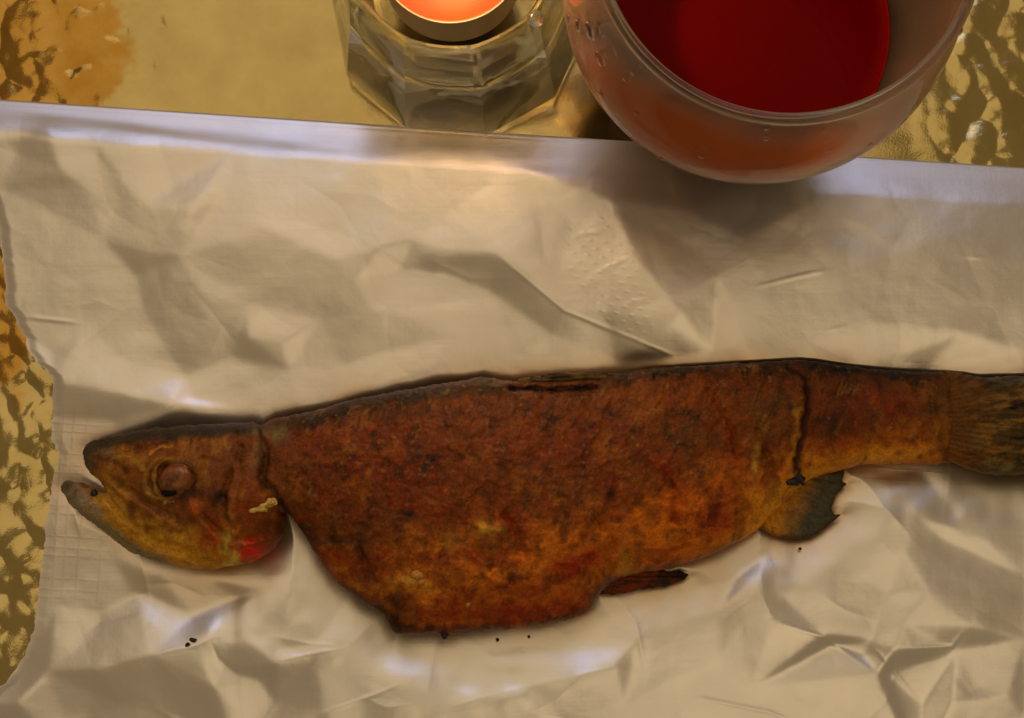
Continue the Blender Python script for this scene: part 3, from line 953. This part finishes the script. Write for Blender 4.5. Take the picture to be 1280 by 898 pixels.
inflated('anal_fin', refine(ANAL, 3, 1.5, 31), 0.0042, 0.0016, 0.00035, MFISH, trout, fin_color('anal'), fin_detail(950, 590, 0.5, 22), iters=(200, 60), zfloor=0.0026)
inflated('pelvic_fin', refine(PELVIC, 3, 2.5, 33), 0.0044, 0.0022, 0.00035, MFISH, trout, fin_color('pelvic'), fin_detail(700, 720, 0.8, 50), iters=(200, 60), zfloor=0.0022)
inflated('tail_fin', refine(TAIL, 3, 2.5, 35), 0.0088, 0.0078, 0.0004, MFISH, trout, fin_color('tail'), fin_detail(1080, 525, 0.9, 61), iters=(200, 80), zfloor=0.0022)
inflated('dorsal_fin', refine(DORSAL, 3, 2.5, 37), 0.0110, 0.0022, 0.00035, MFISH, trout, fin_color('dorsal'), fin_detail(600, 480, 0.8, 60), iters=(200, 60), zfloor=0.0085)


def mat_simple(name, col, rough, bumps=0.4, scale=700, var=0.35, **kw):
    k = NT(name)
    c = k.coords()
    n = k.noise(c, scale, 4, 0.6)
    lo = tuple(float(x) * (1 - var) for x in col); hi = tuple(min(1, float(x) * (1 + var)) for x in col)
    return k.set(Base_Color=k.ramp(n, [(0.3, lo), (0.7, hi)]), Roughness=rough, Normal=k.bump(n, bumps, 0.0004), **kw)


def lump(name, px, py, z, rx, ry, rz, mat, parent, seed=0, ang=0.0, rough=0.25, sub=3):
    bm = bmesh.new()
    bmesh.ops.create_icosphere(bm, subdivisions=sub, radius=1)
    c = P(px, py, z)
    R = Matrix.Rotation(ang, 3, 'Z')
    for v in bm.verts:
        n = mnoise.noise(v.co * 1.7 + Vector((seed * 7.3, 0, 0))) * rough + mnoise.noise(v.co * 4 + Vector((0, seed * 3.1, 0))) * rough * 0.5
        q = v.co * (1 + n)
        v.co = R @ Vector((q.x * rx, q.y * ry, q.z * rz)) + Vector(c)
    return bm_obj(name, bm, mat, parent)


# eye
M_EYE = mat_simple('cooked_eye', A(88, 44, 13), 0.3, 0.9, 420, 0.6, Specular_IOR_Level=0.35)
M_RING = mat_simple('eye_rim', A(98, 60, 15), 0.5, 0.8, 700, 0.5, Specular_IOR_Level=0.1)
M_PUPIL = mat_simple('pupil_black', A(16, 12, 7), 0.5, 0.3, Specular_IOR_Level=0.1)
ez = fish_z(219, 600)
eye = lump('eye', 220, 600, ez + 0.0006, 0.0048, 0.0044, 0.0027, M_EYE, trout, 2, 0.2, 0.12, 4)
lump('pupil', 213, 615, ez + 0.0018, 0.0024, 0.0010, 0.0010, M_PUPIL, eye, 5, 0.15, 0.15)
bm = bmesh.new()
NR = 56
cz = P(219, 600, ez)
ringv = []
for a in range(NR):
    th = 2 * math.pi * a / NR
    rr = 0.0058 + 0.0004 * math.sin(3 * th + 1)
    wd = 0.0010 * (0.12 + 0.9 * max(0, math.cos(th - math.radians(205)))) * (0.8 + 0.3 * math.sin(7 * th))
    row = []
    for b in range(8):
        ph = 2 * math.pi * b / 8
        r = rr + wd * math.cos(ph)
        row.append(bm.verts.new((cz[0] + r * math.cos(th), cz[1] + r * 0.95 * math.sin(th), cz[2] + 0.0007 + wd * 0.8 * math.sin(ph))))
    ringv.append(row)
for a in range(NR):
    for b in range(8):
        bm.faces.new((ringv[a][b], ringv[(a + 1) % NR][b], ringv[(a + 1) % NR][(b + 1) % 8], ringv[a][(b + 1) % 8]))
bm_obj('eye_rim', bm, M_RING, eye)
# flakes of pale skin, charred bits stuck to the fish
M_FLAKE = mat_simple('pale_flake', A(150, 116, 44), 0.4, 0.6, 900)
M_FAT = mat_simple('fat_flake', A(132, 84, 18), 0.4, 0.5, 900)
M_CHAR = mat_simple('char', A(16, 10, 6), 0.55, 0.6, 900)
lump('skin_flake', 325, 635, fish_z(325, 635) + 0.0001, 0.0024, 0.0013, 0.0005, M_FLAKE, trout, 3, 0.25, 0.8)
lump('skin_flake', 335, 629, fish_z(335, 629) + 0.0001, 0.0016, 0.0010, 0.0005, M_FLAKE, trout, 8, 0.5, 0.8)
lump('skin_flake', 341, 628, fish_z(341, 628) + 0.0003, 0.0013, 0.0010, 0.0006, M_FLAKE, trout, 4, 0.3, 0.45)
for i, (fx, fy, s) in enumerate(((521, 719, 1.1), (527, 728, 0.6), (585, 756, 0.5), (207, 628, .4))):
    lump('skin_flake', fx, fy, fish_z(fx, fy) + 0.0002, 0.0016 * s, 0.0010 * s, 0.0005 * s, M_FAT, trout, 10 + i, 0.3 * i, 0.5)
for i, (fx, fy, rx, ry) in enumerate(((990, 602, 0.0021, 0.0011), (1000, 598, 0.0013, 0.0017), (118, 617, 0.0010, 0.0010), (556, 793, 0.0014, 0.0010))):
    lump('char_bit', fx, fy, max(fish_z(fx, fy), 0.006) + 0.0002, rx, ry, 0.0009, M_CHAR, trout, 30 + i, 0.5 * i, 0.5)

# crumbs and oil on the foil
def foil_z(px, py):
    return float(foil_height(np.array([float(px)]), np.array([float(py)]))[0]) * 0.001


for i, (fx, fy, s, lb) in enumerate(((241, 800, 0.0011, 'largest black char crumb on the foil crease below the fish head'),
                                     (234, 806, 0.0009, 'black char crumb just left of the largest crumb below the head'),
                                     (622, 800, 0.0007, 'tiny dark crumb on the foil under the belly, left of two'),
                                     (661, 796, 0.0006, 'tiny dark crumb on the foil under the belly, right of two'),
                                     (1000, 686, 0.0006, 'tiny brown crumb on the foil just below the anal fin'))):
    o = lump('char_crumb', fx, fy, max(foil_z(fx, fy), 0.0009) + s * 0.3, s * 0.8, s * 0.6, s * 0.5, M_CHAR, None, 50 + i, 0.7 * i, 0.5, 2)
    tag(o, lb, 'crumb', 'char crumbs on the foil')


# ------------------------------------------------------------------ glass materials
def mat_glass(name, tint=(1, 1, 1), rough=0.0, clear=0.0):
    k = NT(name)
    c = k.coords()
    b = k.bump(k.noise(c, 55, 2, 0.5), 0.35, 0.0012)
    return k.set(Base_Color=tint, Roughness=rough, IOR=1.44, Transmission_Weight=1.0, Normal=b) if clear == 0 else k.clear(clear, b, tint)


def mat_bowl():
    """thin wall: see-through with a Fresnel gloss and a greasy, misted film"""
    k = NT('misted_thin_glass')
    t = k.t
    c = k.coords()
    tr = k.n('ShaderNodeBsdfTransparent'); tr.inputs[0].default_value = (0.97, 0.96, 0.95, 1)
    gl = k.n('ShaderNodeBsdfGlossy'); gl.inputs['Roughness'].default_value = 0.05
    nz = k.noise(c, 38, 5, 0.6)
    n2 = k.noise(c, 160, 3, 0.6)
    fr = k.n('ShaderNodeFresnel'); fr.inputs[0].default_value = 1.45
    mx = k.n('ShaderNodeMixShader')
    k.l(fr.outputs[0], mx.inputs[0]); k.l(tr.outputs[0], mx.inputs[1]); k.l(gl.outputs[0], mx.inputs[2])
    df = k.n('ShaderNodeBsdfDiffuse'); tl = k.n('ShaderNodeBsdfTranslucent')
    film = k.ramp(nz, [(0.35, (0.88, 0.72, 0.64)), (0.65, (0.86, 0.56, 0.46))])  # pink reflection of the wine put into the film colour
    wst = k.attr('wine_film').outputs['Fac']
    wst = k.n('ShaderNodeMapRange', interpolation_type='SMOOTHSTEP')
    k.l(k.math('ADD', k.attr('wine_film').outputs['Fac'], k.math('MULTIPLY_ADD', k.noise(c, 70, 5, 0.6), 0.9, -0.45)), wst.inputs[0])
    wst.inputs[1].default_value = 0.245; wst.inputs[2].default_value = 0.75
    wst = wst.outputs[0]
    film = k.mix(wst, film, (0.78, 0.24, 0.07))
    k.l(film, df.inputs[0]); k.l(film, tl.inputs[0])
    fm = k.n('ShaderNodeMixShader'); fm.inputs[0].default_value = 0.5
    k.l(df.outputs[0], fm.inputs[1]); k.l(tl.outputs[0], fm.inputs[2])
    lw = k.n('ShaderNodeLayerWeight'); lw.inputs[0].default_value = 0.35
    fog = k.math('MULTIPLY', k.math('MULTIPLY_ADD', lw.outputs['Facing'], 0.19, 0.012), k.math('MULTIPLY_ADD', nz, 1.0, 0.35))
    fog = k.math('MULTIPLY', fog, k.math('MULTIPLY_ADD', n2, 0.6, 0.6))
    fog = k.math('ADD', fog, k.math('MULTIPLY', wst, 0.22))
    m2 = k.n('ShaderNodeMixShader')
    k.l(fog, m2.inputs[0]); k.l(mx.outputs[0], m2.inputs[1]); k.l(fm.outputs[0], m2.inputs[2])
    k.l(m2.outputs[0], k.out.inputs[0])
    return k.m


# ------------------------------------------------------------------ stemless wine glass
GX, GY = [float(v) for v in P(897, 92, 0)[:2]]


def wprof(z):
    """outer radius of the bowl at height z"""
    zs = [0.0, 0.002, 0.006, 0.012, 0.02, 0.03, 0.04, 0.05, 0.06, 0.07, 0.08, 0.09, 0.095]
    rs = [0.0190, 0.0205, 0.0240, 0.0285, 0.0330, 0.0380, 0.0418, 0.0456, 0.0484, 0.0480, 0.0462, 0.0438, 0.0427]
    return np.interp(z, zs, rs)


zz = np.linspace(0, 0.095, 48)
rr = np.convolve(np.pad(wprof(zz), 3, 'edge'), np.ones(7) / 7, 'valid')
rr[0] = 0.0185
outer = [(0.0, 0.0)] + [(r, z) for r, z in zip(rr, zz)]
lip = [(rr[-1] - 0.0008 + 0.0014 * math.cos(a), 0.095 + 0.0014 * math.sin(a)) for a in np.linspace(0.2, math.pi - 0.2, 9)]
zi = np.linspace(0.095, 0.0050, 44)
inner = [(max(0.0, np.interp(z, zz, rr) - 0.0014), z) for z in zi] + [(0.016, 0.0042), (0.0, 0.0036)]
glass = empty('wine_glass', (GX, GY, 0.0003))
tag(glass, 'round stemless glass bowl holding red wine above the foil edge', 'wine glass')
M_BOWL = mat_bowl()
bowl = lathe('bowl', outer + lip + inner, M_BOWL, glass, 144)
co = np.zeros(len(bowl.data.vertices) * 3); bowl.data.vertices.foreach_get('co', co); co = co.reshape(-1, 3)
th = np.degrees(np.arctan2(co[:, 1], co[:, 0]))
at = bowl.data.attributes.new('wine_film', 'FLOAT', 'POINT')
at.data.foreach_set('value', np.clip(np.exp(-((th + 128) / 30) ** 2 - ((co[:, 2] - 0.070) / 0.016) ** 2) * 1.1 + 0.75 * np.exp(-((th + 90) / 38) ** 2 - ((co[:, 2] - 0.074) / 0.014) ** 2), 0, 1).astype(np.float32))
# droplets on the near wall
M_DROP = mat_glass('water_drop')
for i, (th, z, s) in enumerate(((-158, 0.072, 2.4), (-163, 0.066, 1.6), (-150, 0.070, 2.0), (-140, 0.074, 1.0), (-168, 0.060, 1.3), (-145, 0.058, 1.0), (-110, 0.064, 0.9), (-95, 0.078, 0.8), (-75, 0.070, 0.9), (-132, 0.066, .8),
                                (-20, 0.068, 1.0), (-12, 0.074, 1.8), (-8, 0.062, .9), (-120, 0.050, .8), (-60, 0.062, .7))):
    a = math.radians(th)
    z += 0.009
    r = float(np.interp(z, zz, rr))
    bm = bmesh.new(); bmesh.ops.create_icosphere(bm, subdivisions=2, radius=1)
    nrm = Vector((math.cos(a), math.sin(a), 0)); tg = Vector((-math.sin(a), math.cos(a), 0))
    for v in bm.verts:
        v.co = nrm * (r + v.co.x * 0.0005 * s) + tg * (v.co.y * 0.0010 * s) + Vector((0, 0, z + v.co.z * 0.0014 * s))
    bm_obj('droplet', bm, M_DROP, bowl)


# wine
def mat_wine():
    k = NT('red_wine')
    return k.set(Base_Color=(0.16, 0.0004, 0.0002), Roughness=0.03, IOR=1.34, Subsurface_Weight=1.0, Subsurface_Radius=(0.022, 0.0012, 0.0008), Subsurface_Scale=1.0, Specular_IOR_Level=0.05)


ZW = 0.038
prof = [(0.0, 0.0041), (0.0155, 0.0047)] + [(np.interp(z, zz, rr) - 0.0018, z) for z in np.linspace(0.0055, ZW - 0.0006, 16)]
rw = np.interp(ZW, zz, rr) - 0.0018
prof += [(rw, ZW + 0.0004), (rw - 0.0008, ZW), (rw - 0.004, ZW - 0.0002), (0.02, ZW - 0.0002), (0.0, ZW - 0.0002)]
wine = lathe('red_wine', prof, mat_wine(), None, 120)
wine.location = (GX, GY, 0.0003)
tag(wine, 'dark red wine inside the round glass bowl', 'wine')

# ------------------------------------------------------------------ glass votive holder with tealight
HZ = 0.051
HX, HY = [float(v) for v in P(575, 24, 0)[:2]]
holder = empty('candle_holder', (HX, HY, 0.0003))
tag(holder, 'clear thick faceted glass votive holder left of the wine glass', 'candle holder')
M_GLASS = mat_glass('clear_glass', (0.98, 0.99, 0.93), 0.0, 0.2)


def octa(r, z, n=64, sharp=1.0, rot=0.0):
    """one ring of n points; sharp 1 = octagon, 0 = circle"""
    row = []
    for i in range(n):
        th = 2 * math.pi * i / n + rot
        k = (th - rot) % (math.pi / 5) - math.pi / 10
        ro = r * math.cos(math.pi / 10) / math.cos(k)
        q = ro * sharp + r * 0.97 * (1 - sharp)
        row.append((q * math.cos(th), q * math.sin(th), z))
    return row


rings = []
NH = 120
rot = math.radians(-90 + 18 - 6)
for r, z, s in ((0.001, 0.0, 0), (0.032, 0.0, .8), (0.0368, 0.0012, 1), (0.0375, 0.004, 1), (0.0363, 0.012, 1), (0.0345, 0.022, 1), (0.0324, 0.034, 1), (0.0312, 0.042, 1), (0.0306, 0.0465, 1), (0.0300, 0.0485, .95), (0.0292, 0.0502, .8), (0.0283, HZ, .5),
                (0.0274, 0.0505, .2), (0.0267, 0.0490, .3), (0.0263, 0.046, .7), (0.0262, 0.039, .9), (0.0260, 0.030, .9), (0.0255, 0.025, .8), (0.0242, 0.0215, .4), (0.0225, 0.0202, 0), (0.012, 0.0198, 0), (0.001, 0.0198, 0)):
    rings.append(octa(r, z, NH, s, rot))
Vh = np.array(rings).reshape(-1, 3)
nb = len(rings)
ho = mesh_np('glass_body', Vh, grid_faces(nb, NH, True), M_GLASS, holder)
bm = bmesh.new(); bm.from_mesh(ho.data)
bm.verts.ensure_lookup_table()
bm.faces.new([bm.verts[i] for i in range(NH)]); bm.faces.new([bm.verts[(nb - 1) * NH + i] for i in range(NH)])
bmesh.ops.recalc_face_normals(bm, faces=bm.faces)
for e in bm.edges:
    if len(e.link_faces) == 2 and e.calc_face_angle(0) > math.radians(22):
        e.smooth = False
for f in bm.faces:
    f.smooth = True
bm.to_mesh(ho.data); bm.free()
# moulded knob on the rim
bm = bmesh.new(); bmesh.ops.create_uvsphere(bm, u_segments=20, v_segments=10, radius=1)
a = rot + math.pi / 5 * 1.0
for v in bm.verts:
    v.co = Vector((0.0288 * math.cos(a) + 0.0022 * v.co.x, 0.0288 * math.sin(a) + 0.0022 * v.co.y, 0.0504 + 0.0014 * v.co.z))
bm_obj('rim_knob', bm, M_GLASS, holder)


def build_tealight():
    TX, TY = HX - 0.0012, HY + 0.0048
    t = empty('tealight', (TX, TY, 0.0201))
    tag(t, 'lit orange tealight candle inside the faceted glass holder', 'candle')
    k = NT('orange_wax')
    M_WAX = k.set(Base_Color=(0.44, 0.06, 0.001), Roughness=0.3, Specular_IOR_Level=0.2, Subsurface_Weight=0.8, Subsurface_Radius=(0.02, 0.006, 0.002), Subsurface_Scale=0.6)
    k = NT('thin_cup_metal')
    M_CUP = k.set(Base_Color=(0.34, 0.29, 0.24), Metallic=0.7, Roughness=0.5, Normal=k.bump(k.noise(k.coords(), 300, 3), 0.2, 0.0004))
    M_WICK = mat_simple('wick_black', (0.02, 0.016, 0.012), 0.8)
    k = NT('flame')
    e = k.n('ShaderNodeEmission'); e.inputs[0].default_value = (1.0, 0.50, 0.13, 1); e.inputs[1].default_value = 7
    k.l(e.outputs[0], k.out.inputs[0])
    M_FLAME = k.m
    t.scale = (1.0, 1.0, 1.0)
    lathe('cup', [(0.0, 0.0), (0.0185, 0.0), (0.0192, 0.0006), (0.0194, 0.0150), (0.0199, 0.0156), (0.0196, 0.0160), (0.0191, 0.0156), (0.0190, 0.0010), (0.0, 0.0006)], M_CUP, t, 72)
    wp = [(0.0, 0.0010), (0.0188, 0.0010), (0.0188, 0.0146)] + [(r, 0.0146 - 0.0012 * math.exp(-((0.0188 - r) / 0.0012)) * 0 - 0.0010 * (1 - (r / 0.0188) ** 6)) for r in np.linspace(0.0184, 0.0, 16)]
    lathe('wax', wp, M_WAX, t, 72)
    lathe('wick', [(0.0, 0.013), (0.0007, 0.013), (0.0006, 0.019), (0.0, 0.0195)], M_WICK, t, 10)
    lathe('flame', [(0.0, 0.0165), (0.0022, 0.019), (0.0034, 0.0225), (0.0036, 0.029), (0.0026, 0.038), (0.0012, 0.046), (0.0, 0.051)], M_FLAME, t, 24)
    l = bpy.data.lights.new('flame_light', 'POINT')
    l.energy = 0.32; l.color = (1.0, 0.52, 0.18); l.shadow_soft_size = 0.006
    o = bpy.data.objects.new('flame_light', l); COL.objects.link(o)
    o.location = (TX, TY, 0.0201 + 0.056)


build_tealight()
